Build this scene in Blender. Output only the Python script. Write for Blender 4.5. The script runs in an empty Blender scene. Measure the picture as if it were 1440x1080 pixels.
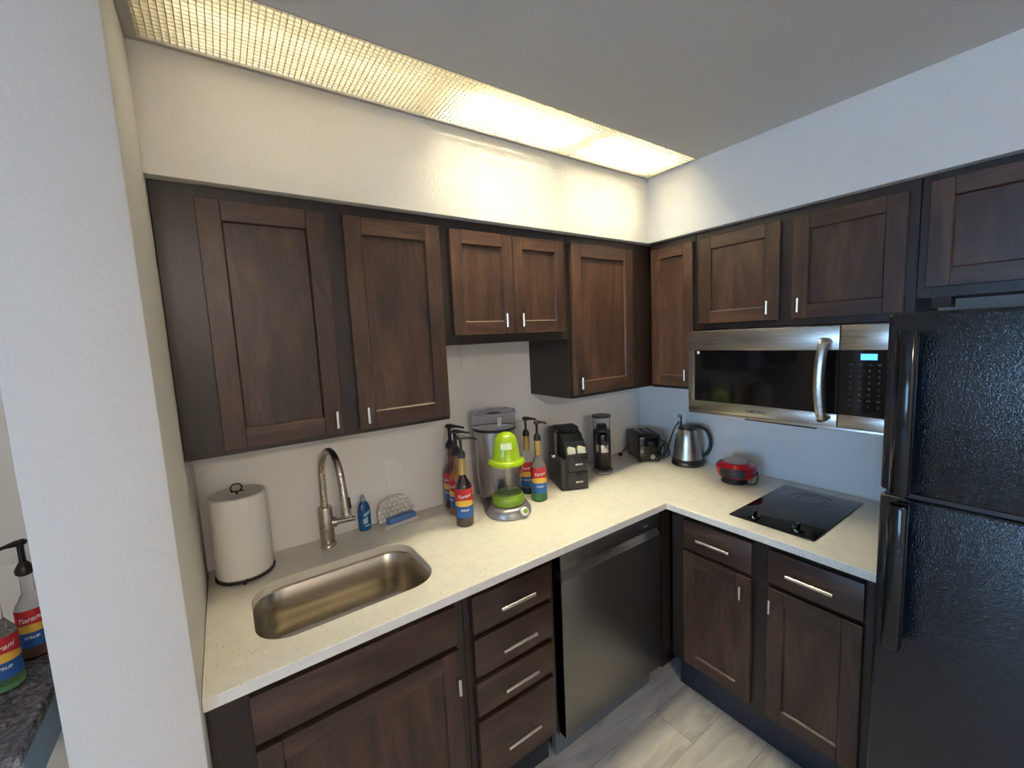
import bpy, bmesh, math, random
from mathutils import Vector, Matrix
random.seed(7)
PI = math.pi
C = bpy.context.scene.collection
# ---------------------------------------------------------------- materials
def mat(name, color=(.8,.8,.8), rough=.5, metal=0, **kw):
    m = bpy.data.materials.new(name); m.use_nodes = True
    b = m.node_tree.nodes['Principled BSDF']
    b.inputs['Base Color'].default_value = (*color, 1)
    b.inputs['Roughness'].default_value = rough
    b.inputs['Metallic'].default_value = metal
    for k, v in kw.items():
        b.inputs[k.replace('_', ' ')].default_value = v
    return m
def nt(m): return m.node_tree.nodes, m.node_tree.links, m.node_tree.nodes['Principled BSDF']
def coords(m, scale=(1,1,1), rand=False):
    n, l, b = nt(m)
    tc = n.new('ShaderNodeTexCoord'); mp = n.new('ShaderNodeMapping')
    mp.inputs['Scale'].default_value = scale
    if rand:
        oi = n.new('ShaderNodeObjectInfo'); ad = n.new('ShaderNodeVectorMath'); ad.operation = 'MULTIPLY_ADD'
        cx = n.new('ShaderNodeCombineXYZ')
        for i in range(3): l.new(oi.outputs['Random'], cx.inputs[i])
        ad.inputs[1].default_value = (7.3, 5.1, 9.7)
        l.new(cx.outputs[0], ad.inputs[0]); l.new(tc.outputs['Object'], ad.inputs[2])
        l.new(ad.outputs[0], mp.inputs['Vector'])
    else:
        l.new(tc.outputs['Object'], mp.inputs['Vector'])
    return mp.outputs[0]
def noise(m, vec, scale, detail=4, rough=.55, dist=0):
    n, l, b = nt(m); t = n.new('ShaderNodeTexNoise')
    t.inputs['Scale'].default_value = scale; t.inputs['Detail'].default_value = detail
    t.inputs['Roughness'].default_value = rough; t.inputs['Distortion'].default_value = dist
    l.new(vec, t.inputs['Vector']); return t.outputs['Fac']
def ramp(m, fac, stops):
    n, l, b = nt(m); r = n.new('ShaderNodeValToRGB'); e = r.color_ramp.elements
    while len(e) < len(stops): e.new(.5)
    for i, (p, c) in enumerate(stops):
        e[i].position = p; e[i].color = (*c, 1)
    l.new(fac, r.inputs['Fac']); return r.outputs['Color']
def bump(m, h, strength=.3, dist=.002):
    n, l, b = nt(m); k = n.new('ShaderNodeBump')
    k.inputs['Strength'].default_value = strength; k.inputs['Distance'].default_value = dist
    l.new(h, k.inputs['Height']); l.new(k.outputs[0], b.inputs['Normal'])
def tobase(m, col): nt(m)[1].new(col, nt(m)[2].inputs['Base Color'])
def mixc(m, fac, a, b_, mode='MIX'):
    n, l, b = nt(m); x = n.new('ShaderNodeMix'); x.data_type = 'RGBA'; x.blend_type = mode
    if isinstance(fac, (int, float)): x.inputs[0].default_value = fac
    else: l.new(fac, x.inputs[0])
    for i, v in ((6, a), (7, b_)):
        if isinstance(v, tuple): x.inputs[i].default_value = (*v, 1)
        else: l.new(v, x.inputs[i])
    return x.outputs[2]

def wood(name, sc):
    m = mat(name, rough=.38)
    v = coords(m, sc, True)
    f1 = noise(m, v, 3.2, 5, .6, 1.2)
    v2 = coords(m, tuple(s*2.2 for s in sc), True)
    f2 = noise(m, v2, 14, 3, .6, .3)
    c1 = ramp(m, f1, [(.26, (.020,.0105,.0072)), (.5, (.052,.026,.0165)), (.74, (.105,.055,.034))])
    c2 = ramp(m, f2, [(.35, (.72,.70,.70)), (.65, (1.15,1.12,1.1))])
    tobase(m, mixc(m, .8, c1, c2, 'MULTIPLY'))
    bump(m, f2, .12, .001)
    return m
WOODV = wood('espresso_wood_upright', (3.4, 3.4, .55))
WOODH = wood('espresso_wood_level', (.55, .55, 3.4))
FRAME = mat('espresso_frame_wood', (.017,.0115,.0095), .36)
_f = noise(FRAME, coords(FRAME, (4,4,.5)), 8, 3); tobase(FRAME, ramp(FRAME, _f, [(.3,(.014,.0085,.007)),(.7,(.026,.016,.0125))]))
KICK = mat('toe_kick_vinyl', (.012,.017,.026), .35)
DARK = mat('cabinet_shadow_interior', (.006,.005,.005), .7)

def plaster(name, col, sc=95, st=.35):
    m = mat(name, col, .62); v = coords(m)
    f = noise(m, v, sc, 3, .5); bump(m, f, st, .0035); return m
PAINT_DIM = plaster('orange_peel_wall_paint_dimmed', (.71,.69,.645))  # same wall paint darkened, imitating weaker light on soffits and stub wall
PAINT_LIT = plaster('smooth_wall_paint_lit', (.87,.85,.81), 60, .06)  # same wall paint lightened, imitating stronger light on back and right walls
CEIL = plaster('ceiling_paint', (.62,.605,.58), 70, .12)

QUARTZ = mat('speckled_quartz', rough=.13, Specular_IOR_Level=.55)
_v = coords(QUARTZ); n_, l_, b_ = nt(QUARTZ)
_vo = n_.new('ShaderNodeTexVoronoi'); _vo.inputs['Scale'].default_value = 150; l_.new(_v, _vo.inputs['Vector'])
_sp = ramp(QUARTZ, _vo.outputs['Distance'], [(.16,(1,1,1)),(.26,(0,0,0))])
_cr = n_.new('ShaderNodeSeparateColor'); l_.new(_vo.outputs['Color'], _cr.inputs[0])
_gt = n_.new('ShaderNodeMath'); _gt.operation='GREATER_THAN'; _gt.inputs[1].default_value=.62; l_.new(_cr.outputs[0], _gt.inputs[0])
_ml = n_.new('ShaderNodeMath'); _ml.operation='MULTIPLY'; l_.new(_sp, _ml.inputs[0]); l_.new(_gt.outputs[0], _ml.inputs[1])
_basec = ramp(QUARTZ, noise(QUARTZ, _v, 30, 4), [(.3,(.76,.72,.62)),(.7,(.82,.78,.69))])
_spc = ramp(QUARTZ, _cr.outputs[1], [(.2,(.36,.29,.19)),(.7,(.50,.47,.42)),(.9,(.85,.84,.8))])
tobase(QUARTZ, mixc(QUARTZ, _ml.outputs[0], _basec, _spc))

GRANITE = mat('grey_mottled_granite', rough=.2)
_v = coords(GRANITE)
tobase(GRANITE, ramp(GRANITE, noise(GRANITE, _v, 42, 8, .72, 1.5), [(.36,(.03,.03,.035)),(.48,(.10,.10,.11)),(.6,(.23,.23,.24)),(.7,(.5,.5,.5))]))

def steel(name, col, rough, sc=(1,1,160)):
    m = mat(name, col, rough, 1); v = coords(m, sc)
    f = noise(m, v, 6, 3, .6)
    n, l, b = nt(m); mr = n.new('ShaderNodeMapRange')
    mr.inputs['To Min'].default_value = rough-.05; mr.inputs['To Max'].default_value = rough+.09
    l.new(f, mr.inputs[0]); l.new(mr.outputs[0], b.inputs['Roughness']); bump(m, f, .04, .0006)
    return m
STEEL = steel('brushed_stainless', (.56,.53,.48), .27)
SINKS = mat('sink_stainless', (.52,.47,.40), .27, 1)
NICKEL = steel('brushed_nickel', (.52,.46,.40), .27, (4,4,80))
DWST = steel('dark_stainless', (.27,.26,.25), .33, (1,1,140))
CHROME = mat('satin_nickel_pull', (.80,.76,.70), .24, 1)
BLACKG = mat('black_glass', (.004,.004,.005), .06, Specular_IOR_Level=.4)
BLACKP = mat('black_plastic', (.012,.012,.013), .34)
BLACKM = mat('matte_black_plastic', (.016,.017,.017), .55)
BLACKS = mat('gloss_black_plastic', (.005,.006,.008), .12)
WHITEP = mat('white_plastic', (.90,.89,.87), .35)
GREYP = mat('grey_plastic', (.30,.30,.31), .4)
SILVERP = mat('silver_plastic', (.32,.31,.32), .3, .6)
FRIDGE = mat('pebbled_black_enamel', (.003,.006,.012), .18, Specular_IOR_Level=.72)
_v = coords(FRIDGE); n_, l_, b_ = nt(FRIDGE)
bump(FRIDGE, noise(FRIDGE, _v, 330, 1, .4), .7, .0012)
RED = mat('glossy_red_plastic', (.50,.006,.018), .10, Coat_Weight=.6)
LIME = mat('lime_green_plastic', (.33,.50,.012), .25, Coat_Weight=.4)
OLIVE = mat('olive_green_plastic', (.20,.33,.03), .35)
PAPER = mat('paper_towel_sheet', (.86,.83,.77), .9)
bump(PAPER, noise(PAPER, coords(PAPER), 180, 2), .25, .002)
BLUEP = mat('light_blue_painted_wood', (.42,.56,.62), .5)
SPONGE = mat('blue_sponge_foam', (.12,.25,.62), .9)
bump(SPONGE, noise(SPONGE, coords(SPONGE), 300, 2), .6, .002)
FOAMW = mat('white_net_sponge_cloth', (.80,.77,.72), .85)
CREAM = mat('cream_paper', (.80,.76,.58), .8)
GOLD = mat('gold_foil', (.55,.38,.12), .38, .6)
LRED = mat('label_red', (.55,.02,.025), .5); LBLUE = mat('label_blue', (.02,.11,.36), .5)
LYEL = mat('label_yellow', (.85,.50,.06), .5); LWHITE = mat('label_white_ink', (.85,.83,.80), .5)
def glassy(name, col, rough=.03, ior=1.45, trans=1.0):
    return mat(name, col, rough, 0, IOR=ior, Transmission_Weight=trans)
GLASS = glassy('clear_glass', (.97,.98,.975), .02, 1.07)
CLEARP = glassy('clear_plastic', (.93,.93,.96), .07, 1.12)
SMOKEP = glassy('smoky_clear_plastic', (.86,.84,.92), .10, 1.12)
BROWNS = mat('dark_brown_syrup', (.020,.007,.005), .06, Coat_Weight=.7)
AMBERS = mat('amber_syrup', (.55,.16,.012), .08, Transmission_Weight=.35, Coat_Weight=.6)
REDS = mat('dark_red_syrup', (.10,.012,.008), .08, Coat_Weight=.6)
GREENS = glassy('pale_green_syrup', (.30,.62,.32), .05, 1.1, .6)
TANS = mat('tan_syrup', (.17,.08,.05), .1, Coat_Weight=.6)
SOAPB = mat('blue_dish_soap', (.004,.12,.38), .12, Transmission_Weight=.25, Coat_Weight=.6)
def emit(name, col, s):
    m = bpy.data.materials.new(name); m.use_nodes = True; n = m.node_tree.nodes; n.clear()
    e = n.new('ShaderNodeEmission'); o = n.new('ShaderNodeOutputMaterial')
    e.inputs[0].default_value = (*col, 1); e.inputs[1].default_value = s
    m.node_tree.links.new(e.outputs[0], o.inputs[0]); return m
TUBE = emit('fluorescent_tube_glow', (1,.92,.64), 185)
LCD = emit('lit_blue_display', (.08,.42,1), 2.2)
LOUV = mat('white_louvre_plastic', (.55,.51,.43), .45, 0)
n_, l_, b_ = nt(LOUV)
_tr = n_.new('ShaderNodeBsdfTranslucent'); _tr.inputs[0].default_value = (.85,.80,.64,1)
_mx = n_.new('ShaderNodeMixShader'); _mx.inputs[0].default_value = .12
l_.new(b_.outputs[0], _mx.inputs[1]); l_.new(_tr.outputs[0], _mx.inputs[2]); l_.new(_mx.outputs[0], n_['Material Output'].inputs[0])
WHITEBOX = mat('white_enamel_reflector', (.85,.82,.74), .6)
ALU = mat('painted_trim_metal', (.42,.40,.37), .45)
# floor planks
FLOOR = mat('grey_oak_plank', rough=.42)
n_, l_, b_ = nt(FLOOR)
_tc = n_.new('ShaderNodeTexCoord'); _mp = n_.new('ShaderNodeMapping'); _mp.inputs['Location'].default_value = (.35, .152, 0)
l_.new(_tc.outputs['Object'], _mp.inputs['Vector'])
_br = n_.new('ShaderNodeTexBrick'); _br.offset = .37; _br.inputs['Scale'].default_value = 1
_br.inputs['Brick Width'].default_value = 1.2; _br.inputs['Row Height'].default_value = .18
_br.inputs['Mortar Size'].default_value = .0012; _br.inputs['Mortar Smooth'].default_value = .2
_br.inputs['Color1'].default_value = (0,0,0,1); _br.inputs['Color2'].default_value = (1,1,1,1); _br.inputs['Mortar'].default_value = (.5,.5,.5,1)
l_.new(_mp.outputs[0], _br.inputs['Vector'])
_gm = n_.new('ShaderNodeMapping'); _gm.inputs['Scale'].default_value = (1.4, 7, 1); l_.new(_tc.outputs['Object'], _gm.inputs['Vector'])
_off = n_.new('ShaderNodeVectorMath'); _off.operation = 'MULTIPLY_ADD'; _off.inputs[1].default_value = (3,9,4)
l_.new(_br.outputs['Color'], _off.inputs[0]); l_.new(_gm.outputs[0], _off.inputs[2])
_g1 = noise(FLOOR, _off.outputs[0], 2.6, 6, .6, .8)
_fc = ramp(FLOOR, _g1, [(.28,(.30,.28,.255)),(.5,(.46,.435,.40)),(.72,(.58,.55,.505))])
_tone = ramp(FLOOR, _br.outputs['Color'], [(0,(.88,.88,.90)),(1,(1.06,1.05,1.02))])
_fc2 = mixc(FLOOR, 1.0, _fc, _tone, 'MULTIPLY')
tobase(FLOOR, mixc(FLOOR, _br.outputs['Fac'], _fc2, (.20,.19,.18)))
# ---------------------------------------------------------------- geometry helpers
def newbm(): return bmesh.new()
def box(bm, x0, x1, y0, y1, z0, z1, bev=0, mi=0, seg=2, M=None):
    g = bmesh.ops.create_cube(bm, size=1)
    vs = g['verts']
    for v in vs:
        v.co = Vector(((x0+x1)/2+v.co.x*(x1-x0), (y0+y1)/2+v.co.y*(y1-y0), (z0+z1)/2+v.co.z*(z1-z0)))
    fs = set(f for v in vs for f in v.link_faces)
    for f in fs: f.material_index = mi
    if bev > 0:
        es = list(set(e for v in vs for e in v.link_edges))
        r = bmesh.ops.bevel(bm, geom=es, offset=bev, segments=seg, profile=.5, affect='EDGES', clamp_overlap=True)
        vs = list(set(v for f in r['faces'] for v in f.verts) | set(v for v in vs if v.is_valid))
        for f in r['faces']: f.material_index = mi
    if M is not None:
        for v in vs: v.co = M @ v.co
    return bm
def lathe(bm, prof, seg=32, cx=0, cy=0, z=0, mi=0, sx=1, sy=1, rot=0, M=None):
    rings = []
    for r, h in prof:
        if r < 1e-6:
            rings.append([bm.verts.new((cx, cy, z+h))])
        else:
            rings.append([bm.verts.new((cx+r*sx*math.cos(2*PI*i/seg+rot), cy+r*sy*math.sin(2*PI*i/seg+rot), z+h)) for i in range(seg)])
    for a, b in zip(rings[:-1], rings[1:]):
        for i in range(seg):
            j = (i+1) % seg
            if len(a) == 1 and len(b) == 1: continue
            if len(a) == 1: f = bm.faces.new((a[0], b[i], b[j]))
            elif len(b) == 1: f = bm.faces.new((a[i], a[j], b[0]))
            else: f = bm.faces.new((a[i], a[j], b[j], b[i]))
            f.material_index = mi
    if M is not None:
        for r in rings:
            for v in r: v.co = M @ v.co
    return bm
def cyl(bm, cx, cy, z0, z1, r, seg=24, bev=.001, **k):
    return lathe(bm, [(0,z0),(r-bev,z0),(r,z0+bev),(r,z1-bev),(r-bev,z1),(0,z1)], seg, cx, cy, **k)
def smoothpath(pts, n=8):
    P = [Vector(p) for p in pts]; out = []
    for i in range(len(P)-1):
        p0 = P[max(i-1,0)]; p1 = P[i]; p2 = P[i+1]; p3 = P[min(i+2,len(P)-1)]
        for k in range(n):
            t = k/n
            out.append(.5*((2*p1)+(-p0+p2)*t+(2*p0-5*p1+4*p2-p3)*t*t+(-p0+3*p1-3*p2+p3)*t**3))
    out.append(P[-1]); return out
def tube(bm, pts, r, seg=12, mi=0, flat=1.0, up=None):
    pts = [Vector(p) for p in pts]; n = len(pts)
    rs = r if isinstance(r, (list, tuple)) else [r]*n
    t0 = (pts[1]-pts[0]).normalized()
    a = Vector(up) if up else (Vector((0,0,1)) if abs(t0.z) < .9 else Vector((1,0,0)))
    u = (a - t0*a.dot(t0)).normalized(); rings = []
    for i, p in enumerate(pts):
        t = (pts[min(i+1,n-1)]-pts[max(i-1,0)]).normalized()
        u = (u - t*u.dot(t)).normalized(); w = t.cross(u)
        rings.append([bm.verts.new(p + rs[i]*(u*math.cos(2*PI*k/seg)*flat + w*math.sin(2*PI*k/seg))) for k in range(seg)])
    for A, B in zip(rings[:-1], rings[1:]):
        for k in range(seg):
            f = bm.faces.new((A[k], A[(k+1)%seg], B[(k+1)%seg], B[k])); f.material_index = mi
    for R in (rings[0], rings[-1]):
        f = bm.faces.new(R); f.material_index = mi
    return bm
def prism(bm, poly, a0, a1, axis='y', mi=0, M=None):
    """poly of 2-D points extruded along axis between a0 and a1"""
    def P(p, a):
        if axis == 'y': return (p[0], a, p[1])
        if axis == 'x': return (a, p[0], p[1])
        return (p[0], p[1], a)
    A = [bm.verts.new(P(p, a0)) for p in poly]; B = [bm.verts.new(P(p, a1)) for p in poly]
    fs = [bm.faces.new(A), bm.faces.new(B)]
    n = len(poly)
    for i in range(n): fs.append(bm.faces.new((A[i], A[(i+1)%n], B[(i+1)%n], B[i])))
    for f in fs: f.material_index = mi
    if M is not None:
        for v in A+B: v.co = M @ v.co
    return bm
def rrect(x0, x1, y0, y1, r, n=8):
    out = []
    for cx, cy, a in ((x1-r,y1-r,0),(x0+r,y1-r,PI/2),(x0+r,y0+r,PI),(x1-r,y0+r,1.5*PI)):
        for k in range(n+1):
            t = a + PI/2*k/n; out.append((cx+r*math.cos(t), cy+r*math.sin(t)))
    return out
def obj(name, bm, m, parent=None, loc=None, sharp=32, label=None, rotz=0):
    bmesh.ops.remove_doubles(bm, verts=bm.verts, dist=1e-6)
    bmesh.ops.recalc_face_normals(bm, faces=bm.faces)
    cs = math.cos(math.radians(sharp))
    for f in bm.faces: f.smooth = True
    for e in bm.edges:
        if len(e.link_faces) != 2: e.smooth = False
        elif e.link_faces[0].normal.dot(e.link_faces[1].normal) < cs: e.smooth = False
    me = bpy.data.meshes.new(name); bm.to_mesh(me); bm.free()
    for x in (m if isinstance(m, (list, tuple)) else [m]): me.materials.append(x)
    o = bpy.data.objects.new(name, me); C.objects.link(o)
    if parent: o.parent = parent
    if loc: o.location = loc
    if rotz: o.rotation_euler.z = rotz
    if label: o['label'] = label
    return o
def tag(o, label, cat, group=None, kind=None):
    o['label'] = label; o['category'] = cat
    if group: o['group'] = group
    if kind: o['kind'] = kind
    return o
def thing(name, label, cat, loc=(0,0,0), rotz=0, group=None):
    o = bpy.data.objects.new(name, None); C.objects.link(o)
    o.empty_display_size = .05
    o.location = loc; o.rotation_euler = (0,0,rotz); return tag(o, label, cat, group)
def struct(name, bm, m, sharp=32):
    o = obj(name, bm, m, sharp=sharp); o['kind'] = 'structure'; return o

# text as real mesh
def text_polys(s, size, shear=0.0, weight=0.0, extrude=0.0):
    cu = bpy.data.curves.new('lettering', 'FONT'); cu.body = s; cu.size = size; cu.shear = shear; cu.offset = weight
    cu.align_x = 'CENTER'; cu.align_y = 'CENTER'; cu.extrude = extrude; cu.resolution_u = 3
    o = bpy.data.objects.new('lettering', cu); C.objects.link(o)
    dg = bpy.context.evaluated_depsgraph_get(); me = o.evaluated_get(dg).to_mesh()
    V = [tuple(v.co) for v in me.vertices]; F = [tuple(p.vertices) for p in me.polygons]
    o.evaluated_get(dg).to_mesh_clear(); bpy.data.objects.remove(o); bpy.data.curves.remove(cu)
    return V, F
def add_text(bm, s, size, fn, shear=0.0, weight=0.0, mi=0):
    V, F = text_polys(s, size, shear, weight)
    vs = [bm.verts.new(fn(x, y)) for x, y, z in V]
    for f in F:
        try: bm.faces.new([vs[i] for i in f]).material_index = mi
        except ValueError: pass

# ---------------------------------------------------------------- dimensions (metres), corner of back and right walls at origin
L = 2.316; CH = 2.43; SB = 2.116; SF = .345
CT = .914; CD = .661; KF = .6418; RE = -1.388
UD = .329; UF = .31; UB = 1.371; UT = SB
# ---------------------------------------------------------------- room
bm = newbm(); box(bm, -6.5, .12, -5.2, .12, -.1, 0); struct('floor', bm, FLOOR)
# ceiling with the light well cut out
bm = newbm(); LX0, LX1, LY0, LY1 = -L, -SF, -.62, -SF
box(bm, -6.5, .12, -5.2, LY0, CH, CH+.14); box(bm, -6.5, LX0, LY0, .12, CH, CH+.14); box(bm, LX0, .12, LY1, .12, CH, CH+.14); box(bm, LX1, .12, LY0, LY1, CH, CH+.14)
struct('ceiling', bm, CEIL)
bm = newbm(); box(bm, -6.5, .12, 0, .12, 0, CH); struct('wall_back', bm, PAINT_LIT)
bm = newbm(); box(bm, 0, .12, -5.2, 0, 0, CH); struct('wall_right', bm, PAINT_LIT)
bm = newbm(); box(bm, -L-.2, -L, -.68, 0, 0, CH, bev=.006); struct('wall_left', bm, PAINT_DIM)
bm = newbm(); box(bm, -6.5, .12, -5.32, -5.2, 0, CH); struct('wall_front', bm, PAINT_DIM)
WY0, WY1, WZ0, WZ1 = -3.6, -1.12, .65, 1.92
bm = newbm()
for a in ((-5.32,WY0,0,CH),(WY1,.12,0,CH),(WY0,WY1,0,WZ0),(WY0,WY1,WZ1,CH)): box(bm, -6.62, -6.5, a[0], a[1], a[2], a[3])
struct('wall_far_left', bm, PAINT_DIM)
wf = newbm(); wc = (WY0+WY1)/2
for a in ((WY0,WY0+.05,WZ0,WZ1),(WY1-.05,WY1,WZ0,WZ1),(wc-.03,wc+.03,WZ0,WZ1),(WY0,WY1,WZ0,WZ0+.05),(WY0,WY1,WZ1-.05,WZ1)): box(wf, -6.59, -6.53, *a)
wfo = obj('window_frame', wf, WHITEP)
pane = newbm(); box(pane, -6.562, -6.558, WY0+.04, WY1-.04, WZ0+.04, WZ1-.04)
wpo = obj('window_pane', pane, glassy('window_glass', (1,1,1), 0, 1.0))
w1 = bpy.data.objects.new('window_1', None); C.objects.link(w1); w1['kind'] = 'structure'; wfo.parent = w1; wpo.parent = w1
bm = newbm(); box(bm, -3.52, -3.42, -1.0, 0, 0, CH, bev=.004); struct('wall_added_shade', bm, PAINT_DIM)  # unseen partition added to keep window light off the nook
# soffits above the cabinets
bm = newbm(); box(bm, -L, 0, -SF, 0, SB, CH); struct('wall_soffit_back', bm, PAINT_DIM)
bm = newbm(); box(bm, -SF, 0, -2.6, -SF, SB, CH); struct('wall_soffit_right', bm, PAINT_DIM)
# ---------------------------------------------------------------- ceiling light
t = thing('ceiling_light', 'long recessed ceiling light with white egg-crate louvre glowing warm above the sink run', 'ceiling light', (-1.33, -.48, CH+.01))
ox, oy, oz = t.location
def rel(b): 
    for v in b.verts: v.co -= t.location
    return b
bm = newbm()
zt, zc = CH+.11, CH+.125
box(bm, LX0+.001, LX1-.001, LY0+.001, LY1-.001, zt, zc)
box(bm, LX0+.001, LX0+.006, LY0+.001, LY1-.001, CH+.012, zt); box(bm, LX1-.006, LX1-.001, LY0+.001, LY1-.001, CH+.012, zt)
box(bm, LX0+.006, LX1-.006, LY0+.001, LY0+.006, CH+.012, zt); box(bm, LX0+.006, LX1-.006, LY1-.006, LY1-.001, CH+.012, zt)
obj('housing', rel(bm), WHITEBOX, t)
bm = newbm()
for a in ((LX0+.001,LX0+.024,LY0+.001,LY1-.001),(LX1-.008,LX1-.001,LY0+.001,LY1-.001),(LX0+.024,LX1-.008,LY0+.001,LY0+.006),(LX0+.024,LX1-.008,LY1-.014,LY1-.001)):
    box(bm, a[0], a[1], a[2], a[3], CH-.004 if a[2] > -.5 or a[0] < -2.3 else CH+.001, CH+.011)
obj('frame', rel(bm), ALU, t)
bm = newbm(); cell = .0145
x = LX0+.03
while x < LX1-.01:
    prism(bm, [(x-.0008,CH+.002),(x+.0008,CH+.002),(x+.0014,CH+.0145),(x-.0014,CH+.0145)], LY0+.006, LY1-.014, 'y'); x += cell
y = LY0+.014
while y < LY1-.016:
    prism(bm, [(y-.0008,CH+.002),(y+.0008,CH+.002),(y+.0014,CH+.0145),(y-.0014,CH+.0145)], LX0+.024, LX1-.008, 'x'); y += cell
obj('louvre', rel(bm), LOUV, t)
for (a, b) in ((-1.50,-1.00),(-.90,-.44)):
    for yy in (-.455, -.555):
        bm = newbm(); tube(bm, [(a,yy,CH+.075),(b,yy,CH+.075)], .019, 14)
        obj('fluorescent_tube', rel(bm), TUBE, t)
bm = newbm()
for yy in (-.455,-.555):
    tube(bm, [(-2.22,yy,CH+.075),(-1.60,yy,CH+.075)], .019, 14)
obj('dim_tube', rel(bm), emit('dim_tube_glow', (1,.92,.68), 17), t)
# ---------------------------------------------------------------- cabinets
# (u, d, z): u along the wall, d distance out from the wall
def mapbm(bm, run):
    if run == 'back':
        for v in bm.verts: v.co = Vector((v.co.x, -v.co.y, v.co.z))
    else:
        for v in bm.verts: v.co = Vector((-v.co.y, v.co.x, v.co.z))
    return bm
def inpar(bm, par):
    for v in bm.verts: v.co -= par.location
    return bm
def shaker(par, run, u0, u1, z0, z1, front, st=.056, label=None):
    bm = newbm(); d0, d1 = front-.019, front
    for a in ((u0,u0+st),(u1-st,u1)): box(bm, a[0], a[1], d0, d1, z0, z1, bev=.0018, mi=0, seg=1)
    for a in ((z0,z0+st),(z1-st,z1)): box(bm, u0+st, u1-st, d0, d1-.0003, a[0], a[1], bev=.0012, mi=1, seg=1)
    # sloped inner moulding lip and the recessed panel
    i0, i1, k0, k1 = u0+st, u1-st, z0+st, z1-st; q = .0035
    o_ = [(i0,k0),(i1,k0),(i1,k1),(i0,k1)]; p_ = [(i0+q,k0+q),(i1-q,k0+q),(i1-q,k1-q),(i0+q,k1-q)]
    V1 = [bm.verts.new((a, d1-.0015, b)) for a, b in o_]; V2 = [bm.verts.new((a, d1-.009, b)) for a, b in p_]
    for i in range(4): bm.faces.new((V1[i], V1[(i+1)%4], V2[(i+1)%4], V2[i]))
    box(bm, i0+q, i1-q, d0+.002, d1-.009, k0+q, k1-q)
    return obj('door', inpar(mapbm(bm, run), par), [WOODV, WOODH], par, label=label)
def slab(par, run, u0, u1, z0, z1, front, name='drawer'):
    bm = newbm(); box(bm, u0, u1, front-.019, front, z0, z1, bev=.0035, seg=2)
    return obj(name, inpar(mapbm(bm, run), par), WOODH, par)
def knob(door, par, run, u, zc, front, ln=.054):
    bm = newbm()
    tube(bm, [(u,front-.001,zc+.006),(u,front+.026,zc+.006)], .0038, 10)
    tube(bm, [(u,front+.028,zc-ln/2),(u,front+.028,zc+ln/2)], .0063, 12)
    return obj('handle', inpar(mapbm(bm, run), par), CHROME, door, label='satin nickel bar knob')
def pull(drawer, par, run, u, zc, front, ln=.138):
    bm = newbm()
    for s in (-1,1): tube(bm, [(u+s*ln*.33,front-.001,zc),(u+s*ln*.33,front+.026,zc)], .0038, 10)
    tube(bm, [(u-ln/2,front+.03,zc),(u+ln/2,front+.03,zc)], .0064, 12)
    return obj('handle', inpar(mapbm(bm, run), par), CHROME, drawer, label='satin nickel bar pull')
def carcass(par, run, u0, u1, z0, z1, depth, holes=()):
    """box body with face frame; door openings recessed so gaps read dark"""
    bm = newbm(); g = .003
    box(bm, u0, u1, g, depth-.019, z0, z1, mi=1)
    fr = depth
    # face frame built as vertical and horizontal members around openings
    us = [u0]; 
    for h in sorted(holes): us += [h[0], h[1]]
    us.append(u1)
    for i in range(0, len(us), 2):
        if us[i+1]-us[i] > .002: box(bm, us[i], us[i+1], fr-.019, fr, z0, z1, bev=.0008, seg=1)
    for h in holes:
        zs = [z0]
        for (a, b) in sorted(h[2]): zs += [a, b]
        zs.append(z1)
        for i in range(0, len(zs), 2):
            if zs[i+1]-zs[i] > .002: box(bm, h[0], h[1], fr-.019, fr, zs[i], zs[i+1])
    return obj('body', inpar(mapbm(bm, run), par), [FRAME, FRAME], par)
def cabinet(name, label, run, u0, u1, z0, z1, depth, holes=(), group=None):
    um = (u0+u1)/2
    loc = (um, -depth/2, z0) if run == 'back' else (-depth/2, um, z0)
    t = thing(name, label, 'cabinet', loc, 0, group)
    carcass(t, run, u0, u1, z0, z1, depth, holes); return t
def H(u0, u1, z0, z1, m=.012): return (u0+m, u1-m, [(z0+m, z1-m)])
G = 'dark brown upper wall cabinets'
# A: left double cabinet over sink
DZ0, DZ1 = UB+.016, 2.080
t = cabinet('wall_cabinet', 'tall dark brown wall cabinet with two doors above the sink, against the left wall', 'back', -L+.002, -1.509, UB, UT-.002, UF, [H(-2.222,-1.898,DZ0,DZ1), H(-1.847,-1.515,DZ0,DZ1)], G)
d = shaker(t, 'back', -2.222, -1.898, DZ0, DZ1, UD); knob(d, t, 'back', -1.921, 1.436, UD)
d = shaker(t, 'back', -1.847, -1.515, DZ0, DZ1, UD); knob(d, t, 'back', -1.823, 1.436, UD)
# B: short cabinet
t = cabinet('wall_cabinet', 'short dark brown wall cabinet with two small doors, centre of the back wall', 'back', -1.507, -.885, 1.650, UT-.002, UF, [H(-1.474,-1.196,1.686,2.078), H(-1.190,-.918,1.686,2.078)], G)
d = shaker(t, 'back', -1.474, -1.1955, 1.686, 2.078, UD, .05); knob(d, t, 'back', -1.252, 1.738, UD)
d = shaker(t, 'back', -1.1925, -.918, 1.686, 2.078, UD, .05); knob(d, t, 'back', -1.171, 1.738, UD)
# C: corner cabinet on back wall
t = cabinet('wall_cabinet', 'tall single-door dark brown wall cabinet on the back wall next to the room corner', 'back', -.883, -.003, UB, UT-.002, UF, [H(-.872,-.452,DZ0,DZ1)], G)
d = shaker(t, 'back', -.872, -.452, DZ0, DZ1, UD, .06); knob(d, t, 'back', -.847, 1.443, UD)
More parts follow.
